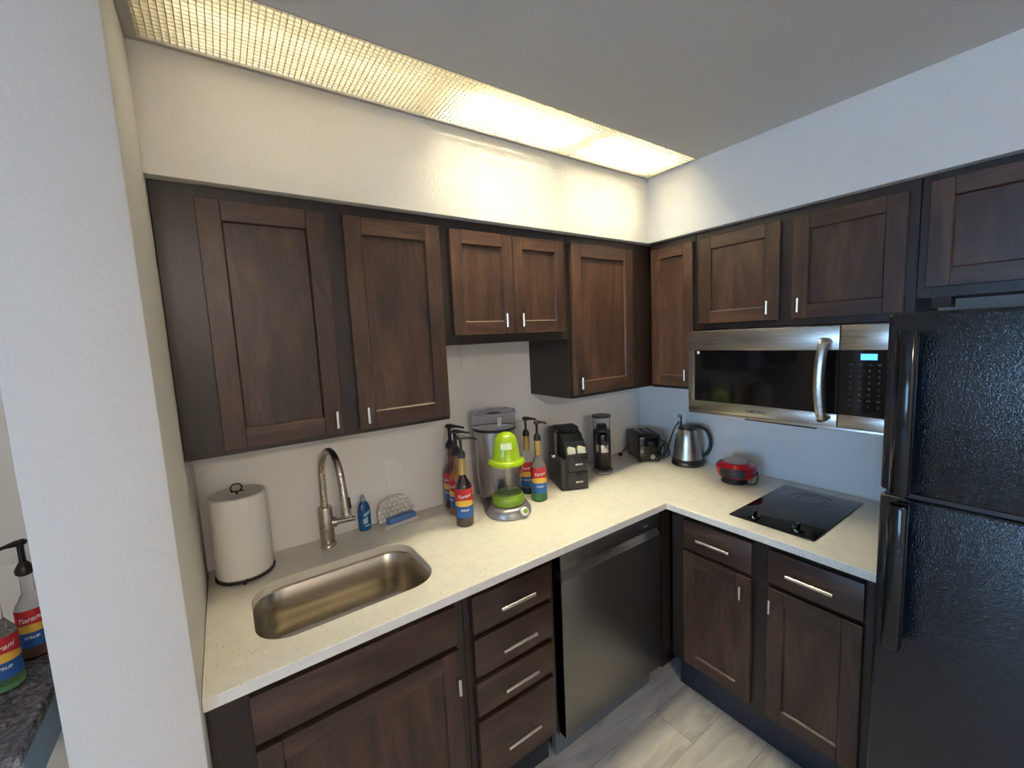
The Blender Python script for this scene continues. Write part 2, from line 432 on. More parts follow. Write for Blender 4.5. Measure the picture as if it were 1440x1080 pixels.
# D: right wall, next to the corner
t = cabinet('wall_cabinet', 'narrow single-door dark brown wall cabinet between room corner and microwave', 'right', -.585, -UD-.003, UB, UT-.002, UF, [H(-.578,-.347,DZ0,DZ1)], G)
d = shaker(t, 'right', -.578, -.345, DZ0, DZ1, UD, .052); knob(d, t, 'right', -.552, 1.446, UD)
# E: above the microwave
t = cabinet('wall_cabinet', 'dark brown two-door wall cabinet directly above the microwave', 'right', -1.362, -.587, 1.664, UT-.002, UF, [H(-.955,-.614,1.690,2.082), H(-1.336,-1.002,1.690,2.082)], G)
d = shaker(t, 'right', -.955, -.612, 1.690, 2.082, UD, .055); knob(d, t, 'right', -.921, 1.741, UD)
d = shaker(t, 'right', -1.336, -1.002, 1.690, 2.082, UD, .055); knob(d, t, 'right', -1.033, 1.741, UD)
# F: above the fridge
t = cabinet('wall_cabinet', 'dark brown wall cabinet above the black refrigerator', 'right', -2.25, -1.364, 1.733, UT-.002, UF, [H(-1.79,-1.386,1.765,2.092), H(-2.21,-1.80,1.765,2.092)], G)
shaker(t, 'right', -1.79, -1.386, 1.765, 2.092, UD, .055); shaker(t, 'right', -2.21, -1.80, 1.765, 2.092, UD, .055)
bm = newbm(); box(bm, -1.445, -1.40, UF-.06, UF, 1.700, 1.7325); obj('mounting_block', inpar(mapbm(bm, 'right'), t), BLACKM, t)

# base cabinets
BT = CT-.0305; BB = .172; BF = .622
def kick(t, run, u0, u1, dep=.56):
    bm = newbm(); box(bm, u0, u1, .01, dep, .002, BB-.001); obj('toe_kick', inpar(mapbm(bm, run), t), KICK, t)
def base(name, label, run, u0, u1, holes, dep=BF):
    um = (u0+u1)/2
    loc = (um, -dep/2, .002) if run == 'back' else (-dep/2, um, .002)
    t = thing(name, label, 'cabinet', loc)
    bm = newbm()
    # open-topped body so that the sink basin can hang inside
    w = .018
    box(bm, u0, u0+w, .004, dep-.019, BB, BT); box(bm, u1-w, u1, .004, dep-.019, BB, BT)
    box(bm, u0+w, u1-w, .004, .012, BB, BT); box(bm, u0+w, u1-w, .012, dep-.019, BB, BB+w)
    fr = dep; us = [u0]
    for h in sorted(holes): us += [h[0], h[1]]
    us.append(u1)
    for i in range(0, len(us), 2): box(bm, us[i], us[i+1], fr-.019, fr, BB, BT)
    for h in holes:
        zs = [BB]
        for (a, b) in sorted(h[2]): zs += [a, b]
        zs.append(BT)
        for i in range(0, len(zs), 2): box(bm, h[0], h[1], fr-.019, fr, zs[i], zs[i+1])
    obj('body', inpar(mapbm(bm, run), t), FRAME, t); kick(t, run, u0, u1); return t
t = base('base_cabinet', 'dark brown sink base cabinet with false drawer front and one wide door', 'back', -L+.002, -1.662, [(-2.215,-1.705,[(.20,.70),(.74,.845)])])
slab(t, 'back', -2.231, -1.690, .731, .857, KF, 'false_drawer')
d = shaker(t, 'back', -2.231, -1.690, .188, .713, KF, .055); knob(d, t, 'back', -1.707, .616, KF)
t = base('base_cabinet', 'narrow dark brown base cabinet with a stack of four drawers', 'back', -1.660, -1.292, [(-1.62,-1.33,[(.20,.41),(.45,.55),(.595,.705),(.745,.845)])])
for a, b, c in ((.731,.857,.798),(.580,.713,.652),(.441,.560,.510),(.188,.421,.300)):
    d = slab(t, 'back', -1.635, -1.314, a, b, KF); pull(d, t, 'back', -1.477, c, KF)
t = base('base_cabinet', 'dark brown base cabinet with two drawers over two doors beneath the cooktop', 'right', -1.372, -.665, [(-1.0,-.74,[(.205,.70),(.745,.845)]),(-1.34,-1.085,[(.205,.70),(.745,.845)])])
for a, b, kn, pl in ((-1.014,-.730,-.985,-.876),(-1.352,-1.072,-1.090,-1.211)):
    d = slab(t, 'right', a, b, .731, .857, KF); pull(d, t, 'right', pl, .796, KF)
    d = shaker(t, 'right', a, b, .192, .713, KF, .055); knob(d, t, 'right', kn, .657, KF)
# corner blank between the two runs
bm = newbm(); box(bm, -.664, -.03, -.6, -.02, BB, BT); box(bm, -.664, -.6, -.64, -.6, BB, BT); box(bm, -.56, -.03, -.56, -.02, .002, BB)
tag(obj('corner_filler', bm, FRAME), 'dark brown blank corner panel between dishwasher and right base cabinet', 'cabinet')
# ---------------------------------------------------------------- countertop with sink cut-out
bm = newbm()
outer = [(-L+.001,-.001),(-L+.001,-CD),(-CD,-CD),(-CD,RE),(-.001,RE),(-.001,-.001)]
SX0, SX1, SY0, SY1 = -2.203, -1.695, -.555, -.222
inner = rrect(SX0, SX1, SY0, SY1, .095, 10)
def loop(bm, pts, z):
    vs = [bm.verts.new((x,y,z)) for x, y in pts]
    return vs, [bm.edges.new((vs[i], vs[(i+1)%len(vs)])) for i in range(len(vs))]
for z in (CT, CT-.03):
    _, e1 = loop(bm, outer, z); _, e2 = loop(bm, inner, z)
    bmesh.ops.triangle_fill(bm, edges=e1+e2, use_beauty=True)
bm.verts.ensure_lookup_table()
nO, nI = len(outer), len(inner); nA = nO+nI
for s, n in ((0,nO),(nO,nI)):
    for i in range(n):
        a, b = s+i, s+(i+1)%n
        bm.faces.new((bm.verts[a], bm.verts[b], bm.verts[b+nA], bm.verts[a+nA]))
co = obj('countertop', bm, QUARTZ, sharp=25); tag(co, 'L-shaped cream speckled quartz countertop running around the corner', 'countertop')
bv = co.modifiers.new('edge', 'BEVEL'); bv.width = .0025; bv.segments = 2; bv.limit_method = 'ANGLE'
# sink
t = thing('sink', 'undermount brushed stainless steel sink set in the cream countertop', 'sink', ((SX0+SX1)/2, (SY0+SY1)/2, CT-.23))
bm = newbm(); rings = []
for off, z, r in ((.03,CT-.0305,.12),(.003,CT-.0305,.095),(-.002,CT-.036,.09),(-.006,CT-.14,.085),(-.012,CT-.185,.08),(-.028,CT-.205,.07),(-.05,CT-.210,.055)):
    rings.append([bm.verts.new((x,y,z)) for x, y in rrect(SX0-off, SX1+off, SY0-off, SY1+off, r, 10)])
for A, B in zip(rings[:-1], rings[1:]):
    for i in range(len(A)): bm.faces.new((A[i], A[(i+1)%len(A)], B[(i+1)%len(A)], B[i]))
bm.faces.new(rings[-1])
b = obj('basin', inpar(bm, t), SINKS, t, sharp=50)
so = b.modifiers.new('thick', 'SOLIDIFY'); so.thickness = .0015; so.offset = -1
bm = newbm(); lathe(bm, [(0,-.2095+CT),(.018,-.2095+CT),(.02,-.2065+CT),(.042,-.2065+CT),(.044,-.2095+CT)], 28, -1.95, -.30)
obj('drain', inpar(bm, t), CHROME, t)
# ---------------------------------------------------------------- faucet
t = thing('faucet', 'tall brushed nickel gooseneck kitchen faucet behind the sink', 'faucet', (-1.94, -.078, CT))
bm = newbm(); lathe(bm, [(0,0),(.030,0),(.031,.003),(.029,.008),(.0255,.012),(.0250,.148),(.0235,.152),(0,.152)], 32)
obj('body', bm, NICKEL, t)
pts = smoothpath([(0,0,.148),(0,0,.24),(.001,-.004,.305),(.008,-.032,.358),(.018,-.085,.382),(.026,-.138,.366),(.031,-.168,.322),(.033,-.183,.262)], 8)
bm = newbm(); tube(bm, pts, .0125, 16); obj('spout', bm, NICKEL, t)
bm = newbm(); tube(bm, [(.0329,-.182,.266),(.033,-.183,.262),(.0340,-.188,.225),(.0350,-.193,.180),(.0352,-.194,.168),(.0352,-.1945,.164)], [.0128,.0138,.0145,.0158,.0158,.0140], 20)
sp = obj('spray_head', bm, NICKEL, t)
bm = newbm(); tube(bm, [(.047,-.196,.235),(.0485,-.203,.198)], .004, 8); obj('spray_button', bm, BLACKP, sp)
bm = newbm(); tube(bm, [(.02,-.008,.088),(.036,-.012,.088)], .018, 16); tube(bm, [(.034,-.012,.088),(.055,-.02,.090),(.098,-.035,.092)], [.0115,.0105,.0095], 16)
obj('lever_handle', bm, NICKEL, t)
# ---------------------------------------------------------------- paper towels
t = thing('paper_towel_holder', 'thin black wire paper towel holder with loop top standing beside left wall', 'paper towel holder', (-2.207, -.098, CT))
bm = newbm(); ring = [(.085*math.cos(2*PI*k/40), .085*math.sin(2*PI*k/40), .007) for k in range(40)]
tube(bm, ring+[ring[0]], .0035, 8); tube(bm, [(-.084,0,.007),(.084,0,.007)], .003, 8); tube(bm, [(0,-.084,.007),(0,.084,.007)], .003, 8)
for k in range(3): 
    a = 2*PI*k/3-1.65; lathe(bm, [(0,0),(.005,.0005),(.006,.004),(0,.008)], 10, .086*math.cos(a), .086*math.sin(a))
obj('base', bm, BLACKM, t)
bm = newbm(); tube(bm, [(0,0,.006),(0,0,.287)], .003, 8)
lp = [(.016*math.sin(a)*1.0, 0, .299-.014*math.cos(a)) for a in [2*PI*k/20 for k in range(21)]]
tube(bm, lp, .0024, 8); tube(bm, [(-.016,0,.287),(.020,-.004,.288)], .0024, 8); obj('post', bm, BLACKM, t)
bm = newbm(); R0, h0, h1 = .0835, .0125, .283
lathe(bm, [(.022,h0),(R0-.004,h0),(R0,h0+.004),(R0+.0008,(h0+h1)/2),(R0,h1-.004),(R0-.004,h1),(.022,h1),(.0215,h1-.02),(.0215,h0+.02),(.022,h0)], 56)
# loose outer sheet edge
tube(bm, [(R0*math.cos(a)*1.004, R0*math.sin(a)*1.004, z) for a, z in ((-1.25,h0+.004),(-1.25,h1-.004))], .0012, 6)
ro = obj('paper_towel_roll', bm, PAPER, loc=(-2.207,-.098,CT)); tag(ro, 'full white paper towel roll standing on its black wire holder', 'paper towel')
# ---------------------------------------------------------------- dish soap
t = thing('dish_soap_bottle', 'small blue dish soap bottle beside the faucet', 'soap bottle', (-1.788, -.032, CT), .25)
bm = newbm(); lathe(bm, [(0,0),(.024,0),(.0265,.004),(.0275,.05),(.0265,.085),(.022,.105),(.012,.118),(.009,.122),(0,.122)], 28, sy=.66)
obj('bottle', bm, SOAPB, t)
bm = newbm(); lathe(bm, [(0,.1205),(.0095,.1205),(.0095,.136),(.006,.140),(.004,.147),(0,.147)], 16); obj('cap', bm, mat('grey_blue_cap', (.28,.38,.45), .35), t)
bm = newbm()
def soapf(x, y): 
    a = x/.0275; return (.0280*math.sin(a), -.0280*.66*math.cos(a)-.0004, .048+y)
for xa, xb, ya, yb in ((-.012,.016,.012,.024),(-.016,.004,-.018,.002),(-.010,.014,-.030,-.024)):
    n = 6
    v = [[bm.verts.new(soapf(xa+(xb-xa)*i/n, y+.010*i/n*(1 if y>0 else 0))) for i in range(n+1)] for y in (ya, yb)]
    for i in range(n): bm.faces.new((v[0][i], v[0][i+1], v[1][i+1], v[1][i]))
obj('label_print', bm, mat('pale_blue_ink', (.45,.68,.85), .5), t)
# ---------------------------------------------------------------- sponge caddy
t = thing('sponge_caddy', 'white bobbly sponge holder standing against the back wall', 'sponge holder', (-1.652, -.055, CT), .12)
bm = newbm()
W, Hh = .078, .098
prof = [(-W,.0),(W,.0),(W,.05)]+[(W*math.cos(a), .05+.05*math.sin(a)) for a in [PI*k/14 for k in range(1,14)]]+[(-W,.05)]
def lean(x, z, d): return Vector((x, .028-.0+z*.10-d, z+.004))
for s in (0,):
    A = [bm.verts.new(lean(x, z, .004)) for x, z in prof]; B = [bm.verts.new(lean(x, z, -.012)) for x, z in prof]
    bm.faces.new(A); bm.faces.new(B)
    for i in range(len(A)): bm.faces.new((A[i], A[(i+1)%len(A)], B[(i+1)%len(A)], B[i]))
obj('back_pad', bm, FOAMW, t)
bm = newbm()
for j in range(5):
    for i in range(8):
        x = (i-3.75+(j%2)*.5)*.0195; z = .013+j*.0195
        inside = abs(x) < W-.004 and (z < .05 or (x/W)**2+((z-.05)/.05)**2 < .93)
        if inside:
            g = bmesh.ops.create_icosphere(bm, subdivisions=2, radius=.0100)
            for v in g['verts']: v.co = Vector((v.co.x, v.co.y*.8, v.co.z)) + lean(x, z, .010)
obj('bobble_front', bm, FOAMW, t, sharp=180)
bm = newbm(); box(bm, -.078, .078, -.030, .030, 0, .006, bev=.002); box(bm, -.078, .078, -.034, -.030, 0, .014, bev=.001); obj('tray', bm, mat('frosted_white_plastic', (.62,.62,.63), .3), t)
bm = newbm(); box(bm, -.058, .066, -.016, .016, 0, .026, bev=.006, seg=3)
so = obj('sponge', bm, SPONGE, loc=(-1.652+.002, -.055-.012, CT+.0065), rotz=.12); tag(so, 'blue rectangular sponge lying in the white bobbly holder', 'sponge')
# ---------------------------------------------------------------- syrup bottles
def on_cyl(R, a0, zc, off=.0005):
    return lambda x, y: ((R+off)*math.sin(a0+x/R), -(R+off)*math.cos(a0+x/R), zc+y)
def band(bm, R, a0, a1, z0, z1, mi, wave=0, off=.0003, n=22, wtop=0):
    A, B = [], []
    for i in range(n+1):
        a = a0+(a1-a0)*i/n; w = math.sin((i/n)*PI)*wave; wt = math.sin((i/n)*PI)*wtop
        A.append(bm.verts.new(((R+off)*math.sin(a), -(R+off)*math.cos(a), z0+w)))
        B.append(bm.verts.new(((R+off)*math.sin(a), -(R+off)*math.cos(a), z1+wt)))
    for i in range(n): bm.faces.new((A[i],A[i+1],B[i+1],B[i])).material_index = mi
def syrup(label, x, y, liquid, glass, face, noz, k=1.0, fill=.168, foil=True, z=CT, group='flavoured syrup bottles with pumps', grip=False, level=None):
    t = thing('syrup_bottle', label, 'syrup bottle', (x, y, z), 0, group)
    R = .0365
    if glass:
        bm = newbm(); lathe(bm, [(0,0),(R-.004,0),(R,.004),(R,.150),(R-.004,.170),(.022,.190),(.0145,.205),(.0135,.282),(0,.282)], 32)
        obj('bottle', bm, GLASS, t)
        bm = newbm(); r2 = R-.002; f = fill
        prof = [(0,.003),(r2-.003,.003),(r2,.006),(r2,min(f,.150))]
        if f > .15: prof += [(r2-.004,.168)]
        prof += [(0,prof[-1][1]+.0005)]
        lathe(bm, prof, 32); obj('syrup', bm, liquid, t)
    else:
        bm = newbm(); lathe(bm, [(0,0),(R-.004,0),(R,.004),(R,.150),(R-.004,.170),(.022,.190),(.0145,.205),(.0135,.282),(0,.282)], 32)
        obj('bottle', bm, liquid, t)
    if foil:
        bm = newbm(); lathe(bm, [(.0140,.212),(.0160,.214),(.0155,.283),(.0140,.284)], 24); obj('neck_foil', bm, GOLD, t)
    # printed label
    bm = newbm(); a0, a1 = face-1.35, face+1.35
    band(bm, R, a0, a1, .040, .088, 1, 0, .0004)            # blue
    band(bm, R, a0, a1, .088, .104, 2, 0, .0004, wtop=.010) # yellow
    band(bm, R, a0, a1, .104, .160, 0, .010, .0004)         # red
    obj('label_paper', bm, [LRED, LBLUE, LYEL], t, sharp=180)
    bm = newbm()
    add_text(bm, 'Torani', .0205, lambda x, y: on_cyl(R, face, .130+x*.16, .0011)(x, y), .35, .0003)
    obj('brand_lettering', bm, LWHITE, t, sharp=180)
    bm = newbm(); add_text(bm, 'SYRUP', .0115, on_cyl(R, face+.05, .072, .0011), 0, .0004)
    obj('flavour_lettering', bm, LWHITE, t, sharp=180)
    # pump
    c = .282 if not grip else .262
    bm = newbm()
    if grip: lathe(bm, [(0,c),(.014,c),(.020,c+.006),(.021,c+.02),(.014,c+.034),(.009,c+.042),(0,c+.042)], 24)
    else: lathe(bm, [(0,c),(.0165,c),(.0170,c+.014),(.013,c+.024),(.009,c+.030),(0,c+.030)], 24)
    obj('pump_collar', bm, BLACKP, t)
    bm = newbm(); tube(bm, [(0,0,c+.03),(0,0,.358)], .0055 if not grip else .008, 10); obj('pump_stem', bm, BLACKP, t)
    bm = newbm(); dx, dy = math.cos(noz), math.sin(noz)
    tube(bm, [(-dx*.016,-dy*.016,.366),(-dx*.008,-dy*.008,.3655),(dx*.008,dy*.008,.364),(dx*.03,dy*.03,.3605),(dx*.062,dy*.062,.352),(dx*.066,dy*.066,.347)], [.005,.0105,.0100,.0060,.0046,.0042], 12)
    obj('pump_head', bm, BLACKP, t)
    if k != 1.0: t.scale = (k,k,k)
    return t
FACE = -.75   # labels face the camera side
syrup('dark brown syrup bottle with red and blue label, standing in front of the amber ones', -1.447, -.262, BROWNS, False, -.45, -.25)
syrup('amber syrup bottle with black pump standing just behind the dark brown bottle', -1.415, -.150, AMBERS, False, -1.6, -.25, 1.0, foil=False, grip=True)
syrup('reddish syrup bottle with black pump nearest the back wall, behind the amber one', -1.395, -.058, REDS, False, -1.3, -.25, 1.02, foil=False, grip=True)
syrup('clear and green syrup bottle with gold neck, standing beside the black pod organizer', -1.052, -.258, GREENS, True, -.55, .2, 1.0, fill=.05)
syrup('clear syrup bottle with gold neck, standing behind the green one by the wall', -1.036, -.150, mat('dark_blue_syrup', (.01,.02,.06), .1), True, -.75, .0, 1.0, fill=.03)
# ---------------------------------------------------------------- frozen drink machine
t = thing('frozen_drink_machine', 'silver frozen drink maker with lime green lidded jar and clear-topped ice hopper', 'blender', (-1.215, -.20, CT), -.32)
bm = newbm()
# base footprint: stadium shape, higher at the rear
def stad(z, g, top=0):
    out = []
    for k in range(33):
        a = PI+PI*k/32; out.append((.098*math.cos(a)*g, -.085+.098*math.sin(a)*g, z))
    for k in range(17):
        a = PI*k/16; out.append((.086*math.cos(a)*g, .08+.086*math.sin(a)*g, z))
    return out
prev = None
for z, g in ((0,.97),(.004,1.0),(.014,1.0),(.028,.95),(.039,.86),(.043,.78)):
    vs = [bm.verts.new(p) for p in stad(z, g)]
    if prev: 
        for i in range(len(vs)): bm.faces.new((prev[i], prev[(i+1)%len(vs)], vs[(i+1)%len(vs)], vs[i]))
    else: bm.faces.new(vs)
    prev = vs
bm.faces.new(prev)
for fc in bm.faces:
    if fc.calc_center_median().y > -.045: fc.material_index = 1
obj('base', bm, [SILVERP, BLACKP], t)
bm = newbm(); lathe(bm, [(0,0),(.019,0),(.019,.006),(.014,.010),(0,.011)], 20, M=Matrix.Translation((.045,-.168,.026))@Matrix.Rotation(.9,4,'X')@Matrix.Rotation(.3,4,'Y')); 
kn = obj('control_knob', bm, WHITEP, t)
bm = newbm(); lathe(bm, [(0,.010),(.010,.010),(.009,.014),(0,.015)], 16, M=Matrix.Translation((.045,-.168,.026))@Matrix.Rotation(.9,4,'X')@Matrix.Rotation(.3,4,'Y')); obj('dial_face', bm, OLIVE, kn)
hx, hy = -.010, .065
bm = newbm()
prof = [(.082,.030),(.084,.06),(.088,.12),(.094,.345)]
lathe(bm, [(0,.03)]+prof+[(.090,.346),(0,.346)], 40, hx, hy); obj('ice_hopper', bm, mat('satin_silver_shell', (.50,.47,.45), .30, .7), t)
bm = newbm(); lathe(bm, [(.0945,.340),(.100,.343),(.100,.352),(.0945,.354)], 40, hx, hy); obj('hopper_rim', bm, BLACKP, t)
bm = newbm(); lathe(bm, [(0,.352),(.094,.352),(.098,.357),(.101,.395),(.103,.418),(.099,.428),(.08,.432),(.035,.433),(.033,.440),(0,.440)], 40, hx, hy)
lid = obj('hopper_lid', bm, SMOKEP, t)
bm = newbm()
for r in (.101,): 
    rp = [(hx+r*math.cos(2*PI*k/40), hy+r*math.sin(2*PI*k/40), .420) for k in range(41)]; tube(bm, rp, .0022, 6)
box(bm, hx-.010, hx+.010, hy-.104, hy-.098, .372, .412, bev=.002); tube(bm, [(hx-.08,hy-.02,.434),(hx-.03,hy-.03,.440),(hx+.07,hy+.0,.434)], .0035, 8)
obj('lid_ribs', bm, mat('grey_violet_plastic', (.30,.29,.34), .3), lid)
jx, jy = .0, -.088
bm = newbm(); lathe(bm, [(0,.042),(.060,.042),(.067,.047),(.071,.068),(.065,.086),(.058,.092),(0,.092)], 36, jx, jy); obj('jar_collar', bm, OLIVE, t)
bm = newbm(); lathe(bm, [(.050,.096),(.058,.097),(.062,.14),(.068,.215),(.070,.219),(.067,.219),(.059,.14),(.055,.101),(.050,.099)], 36, jx, jy)
jar = obj('jar', bm, CLEARP, t)
bm = newbm(); box(bm, jx-.030, jx+.030, jy-.002, jy+.002, .103, .108); box(bm, jx-.002, jx+.002, jy-.028, jy+.028, .108, .116); cyl(bm, jx, jy, .098, .114, .010); obj('blade', bm, CHROME, jar)
bm = newbm(); lathe(bm, [(0,.216),(.070,.216),(.078,.220),(.080,.228),(.076,.236),(.064,.241),(.060,.250),(.056,.285),(.051,.315),(.044,.336),(.033,.349),(.015,.355),(0,.356)], 40, jx, jy)
jl = obj('jar_lid', bm, LIME, t)
bm = newbm(); 
v = []
for a in (-1.0,-.7,-.4,-.1): 
    for h in (.292,.318): v.append(bm.verts.new((jx+(.0572-(h-.285)*.167)*math.sin(a+.3), jy-(.0572-(h-.285)*.167)*math.cos(a+.3), h)))
for i in range(3): bm.faces.new((v[2*i],v[2*i+2],v[2*i+3],v[2*i+1]))
obj('logo_patch', bm, mat('pale_lime_print', (.75,.82,.50), .4), jl, sharp=180)
bm = newbm(); tube(bm, smoothpath([(.062+jx,jy,.205),(.086+jx,jy+.0,.20),(.098+jx,jy,.17),(.094+jx,jy,.13),(.068+jx,jy,.10)],5), .008, 10, flat=.7)
for v_ in bm.verts: 
    p = v_.co - Vector((jx,jy,0)); a = 2.35; v_.co = Vector((jx+p.x*math.cos(a)-p.y*math.sin(a), jy+p.x*math.sin(a)+p.y*math.cos(a), p.z))
obj('jar_handle', bm, CLEARP, jar)
# ---------------------------------------------------------------- coffee organizer
t = thing('coffee_pod_organizer', 'tall matte black coffee condiment organizer with two small drawers', 'organizer', (-.912, -.256, CT), math.atan2(-.053,.129))
# local: x along the front, y backwards
bm = newbm(); ow, od = .138, .20
side = [(0,0),(od,0),(od,.285),(.125,.285),(.10,.268),(.085,.262)]
side = [(0,0),(od,0),(od,.288),(.145,.288),(.06,.232),(.004,.20)]
box(bm, 0, .028, 0, od, 0, .150, bev=.003)                                   # left low block
prism(bm, [(.0,.148),(.012,.165),(.045,.163),(.085,.152),(.12,.15),(0,.148)][:5], .0, .006, 'x')
prism(bm, [(.0,0),(od,0),(od,.288),(.120,.288),(.105,.268),(.075,.262),(.055,.240),(.034,.232),(.030,.172),(.0,.168)], .028, ow, 'x')
for xa, xb in ((.028,.036),(.082,.088),(ow-.006,ow)): prism(bm, [(.0,.166),(.034,.166),(.036,.232),(.012,.215)], xa, xb, 'x')
box(bm, .002, .028, .11, od, .150, .285, bev=.003)
obj('body', bm, BLACKM, t)
bm = newbm(); box(bm, -.003, .004, .065, .09, .15, .272, bev=.001); obj('sleeve_guide', bm, mat('slate_plastic', (.10,.10,.11), .35), t)
bm = newbm(); box(bm, -.012, .012, .085, .115, .145, .158, bev=.003); obj('silver_clip', bm, CHROME, t)
for z0, z1 in ((.006,.090),(.094,.165)):
    bm = newbm(); box(bm, .036, ow-.004, -.006, .004, z0, z1-.002, bev=.002)
    dr = obj('drawer', bm, BLACKP, t)
    bm = newbm(); lathe(bm, [(0,0),(.018,0),(.018,.0006),(0,.0008)], 20, sy=.6, M=Matrix.Translation((.087,-.0062,z1-.010))@Matrix.Rotation(PI/2,4,'X')); obj('finger_notch', bm, DARK, dr)
    bm = newbm()
    for i, w in enumerate((.008,.006,.005,.007)): box(bm, .072+i*.0095, .072+i*.0095+w, -.0075, -.0058, z0+.030, z0+.038)
    obj('silver_emblem', bm, LWHITE, dr)
for x0 in (.038,.090):
    bm = newbm()
    for k in range(5):
        a = x0+k*.0084; h = .205+.004*((k*3)%4)/2
        box(bm, a, a+.0074, .004, .024, .170, h, bev=.001)
    for v in bm.verts: v.co.y += (v.co.z-.170)*.28 - .004
    obj('sweetener_packets', bm, CREAM, t, label='cream paper packets')
bm = newbm(); box(bm, .030, ow-.002, -.008, .003, .165, .180, bev=.003); obj('bin_lip', bm, BLACKP, t)
# ---------------------------------------------------------------- coffee grinder
t = thing('coffee_grinder', 'tall black coffee grinder with clear hopper and glass catch jar', 'coffee grinder', (-.530, -.165, CT), -.75)
bm = newbm(); lathe(bm, [(0,0),(.052,0),(.056,.004),(.056,.014),(.050,.018),(0,.018)], 36, 0, -.018, sy=1.25); obj('base', bm, SILVERP, t)
bm = newbm(); lathe(bm, [(0,.015),(.047,.015),(.048,.02),(.048,.225),(.045,.232),(0,.232)], 36, 0, .012, sy=.9); obj('body', bm, BLACKP, t)
bm = newbm(); lathe(bm, [(0,.160),(.034,.160),(.036,.168),(.036,.195),(.030,.215),(.015,.222),(0,.222)], 28, 0, -.038); obj('motor_nose', bm, BLACKS, t)
bm = newbm(); lathe(bm, [(0,.232),(.028,.232),(.030,.250),(.020,.262),(0,.262)], 24, 0, .012); obj('burr_cap', bm, BLACKS, t)
bm = newbm(); lathe(bm, [(.042,.230),(.044,.232),(.049,.300),(.047,.300),(.041,.234)], 36, 0, .012); obj('hopper', bm, CLEARP, t)
bm = newbm(); lathe(bm, [(0,.298),(.050,.298),(.052,.303),(.050,.310),(0,.312)], 36, 0, .012); obj('hopper_lid', bm, BLACKP, t)
bm = newbm(); lathe(bm, [(.0,.118),(.0335,.118),(.034,.122),(.034,.156),(.0335,.159),(0,.159)], 28, 0, -.038); obj('steel_band', bm, CHROME, t)
bm = newbm(); lathe(bm, [(0,.019),(.030,.019),(.032,.022),(.032,.108),(.028,.108),(.028,.024),(0,.023)], 28, 0, -.038); obj('catch_jar', bm, GLASS, t)
bm = newbm(); lathe(bm, [(0,.106),(.033,.106),(.033,.118),(0,.118)], 28, 0, -.038); obj('jar_cap', bm, BLACKP, t)
bm = newbm(); tube(bm, [(-.033,-.045,.05),(-.036,-.05,.10)], .004, 8); obj('jar_clip', bm, BLACKS, t)
# ---------------------------------------------------------------- toaster
t = thing('toaster', 'black two-slice toaster in the corner beside the kettle', 'toaster', (-.284, -.216, CT), math.atan2(-.069,.111))
bm = newbm(); tw, td = .135, .215
box(bm, 0, tw, .006, td, .012, .158, bev=.012, seg=3); obj('shell', bm, BLACKP, t)
bm = newbm(); box(bm, .004, tw-.004, -.002, .012, .008, .148, bev=.006); fp = obj('front_panel', bm, BLACKS, t)
bm = newbm(); box(bm, .010, tw-.010, .03, td-.03, .1565, .1592); 
obj('top_plate', bm, BLACKM, t)
for x0 in (.030,.078):
    bm = newbm(); box(bm, x0, x0+.026, .038, td-.038, .1590, .1605, bev=.0005); obj('bread_slot', bm, mat('slot_grey', (.12,.12,.12), .3, .7), t)
bm = newbm(); box(bm, .062, .072, -.0035, -.001, .045, .125); obj('lever_slot', bm, DARK, fp)
bm = newbm(); box(bm, .050, .084, -.022, -.003, .112, .122, bev=.003); obj('lever', bm, BLACKP, fp)
bm = newbm(); lathe(bm, [(0,0),(.014,0),(.013,.010),(0,.011)], 20, M=Matrix.Translation((.080,-.0015,.032))@Matrix.Rotation(PI/2,4,'X')); obj('browning_dial', bm, GREYP, fp)
for a, b in ((.015,.02),(tw-.015,.02),(.015,td-.02),(tw-.015,td-.02)):
    bm = newbm(); cyl(bm, a, b, 0, .014, .009, 12); obj('foot', bm, BLACKM, t)
# ---------------------------------------------------------------- kettle
kx, ky = -.100, -.408
t = thing('electric_kettle', 'brushed steel electric kettle with black handle on black base', 'kettle', (kx, ky, CT), math.atan2(-.84,.53))
bm = newbm(); lathe(bm, [(0,0),(.082,0),(.085,.004),(.085,.014),(.078,.021),(0,.022)], 40); obj('power_base', bm, BLACKP, t)
bm = newbm(); lathe(bm, [(0,.024),(.078,.024),(.0785,.030),(.0775,.045),(.071,.11),(.062,.17),(.054,.197),(.050,.203),(0,.203)], 48); obj('body', bm, STEEL, t)
bm = newbm(); lathe(bm, [(.0785,.022),(.0800,.024),(.0798,.036),(.0780,.038)], 48); obj('lower_ring', bm, BLACKP, t)
bm = newbm(); lathe(bm, [(0,.200),(.051,.200),(.051,.207),(.046,.214),(.030,.220),(.010,.222),(0,.222)], 36); obj('lid', bm, BLACKP, t)
bm = newbm(); tube(bm, smoothpath([(.035,0,.214),(.060,0,.214),(.094,0,.198),(.113,0,.155),(.114,0,.105),(.098,0,.065),(.070,0,.048)], 6), [.010]*37, 14, flat=1.0, up=(0,1,0)); obj('handle', bm, BLACKP, t)
bm = newbm(); prism(bm, [(-.040,.196),(-.064,.196),(-.058,.172),(-.050,.168)], -.013, .013, 'y'); obj('spout', bm, STEEL, t)
# ---------------------------------------------------------------- red countertop grill
t = thing('mini_grill', 'small round red electric grill with clear top beside the cooktop', 'grill', (-.185, -.722, CT), math.atan2(-.84,.53))
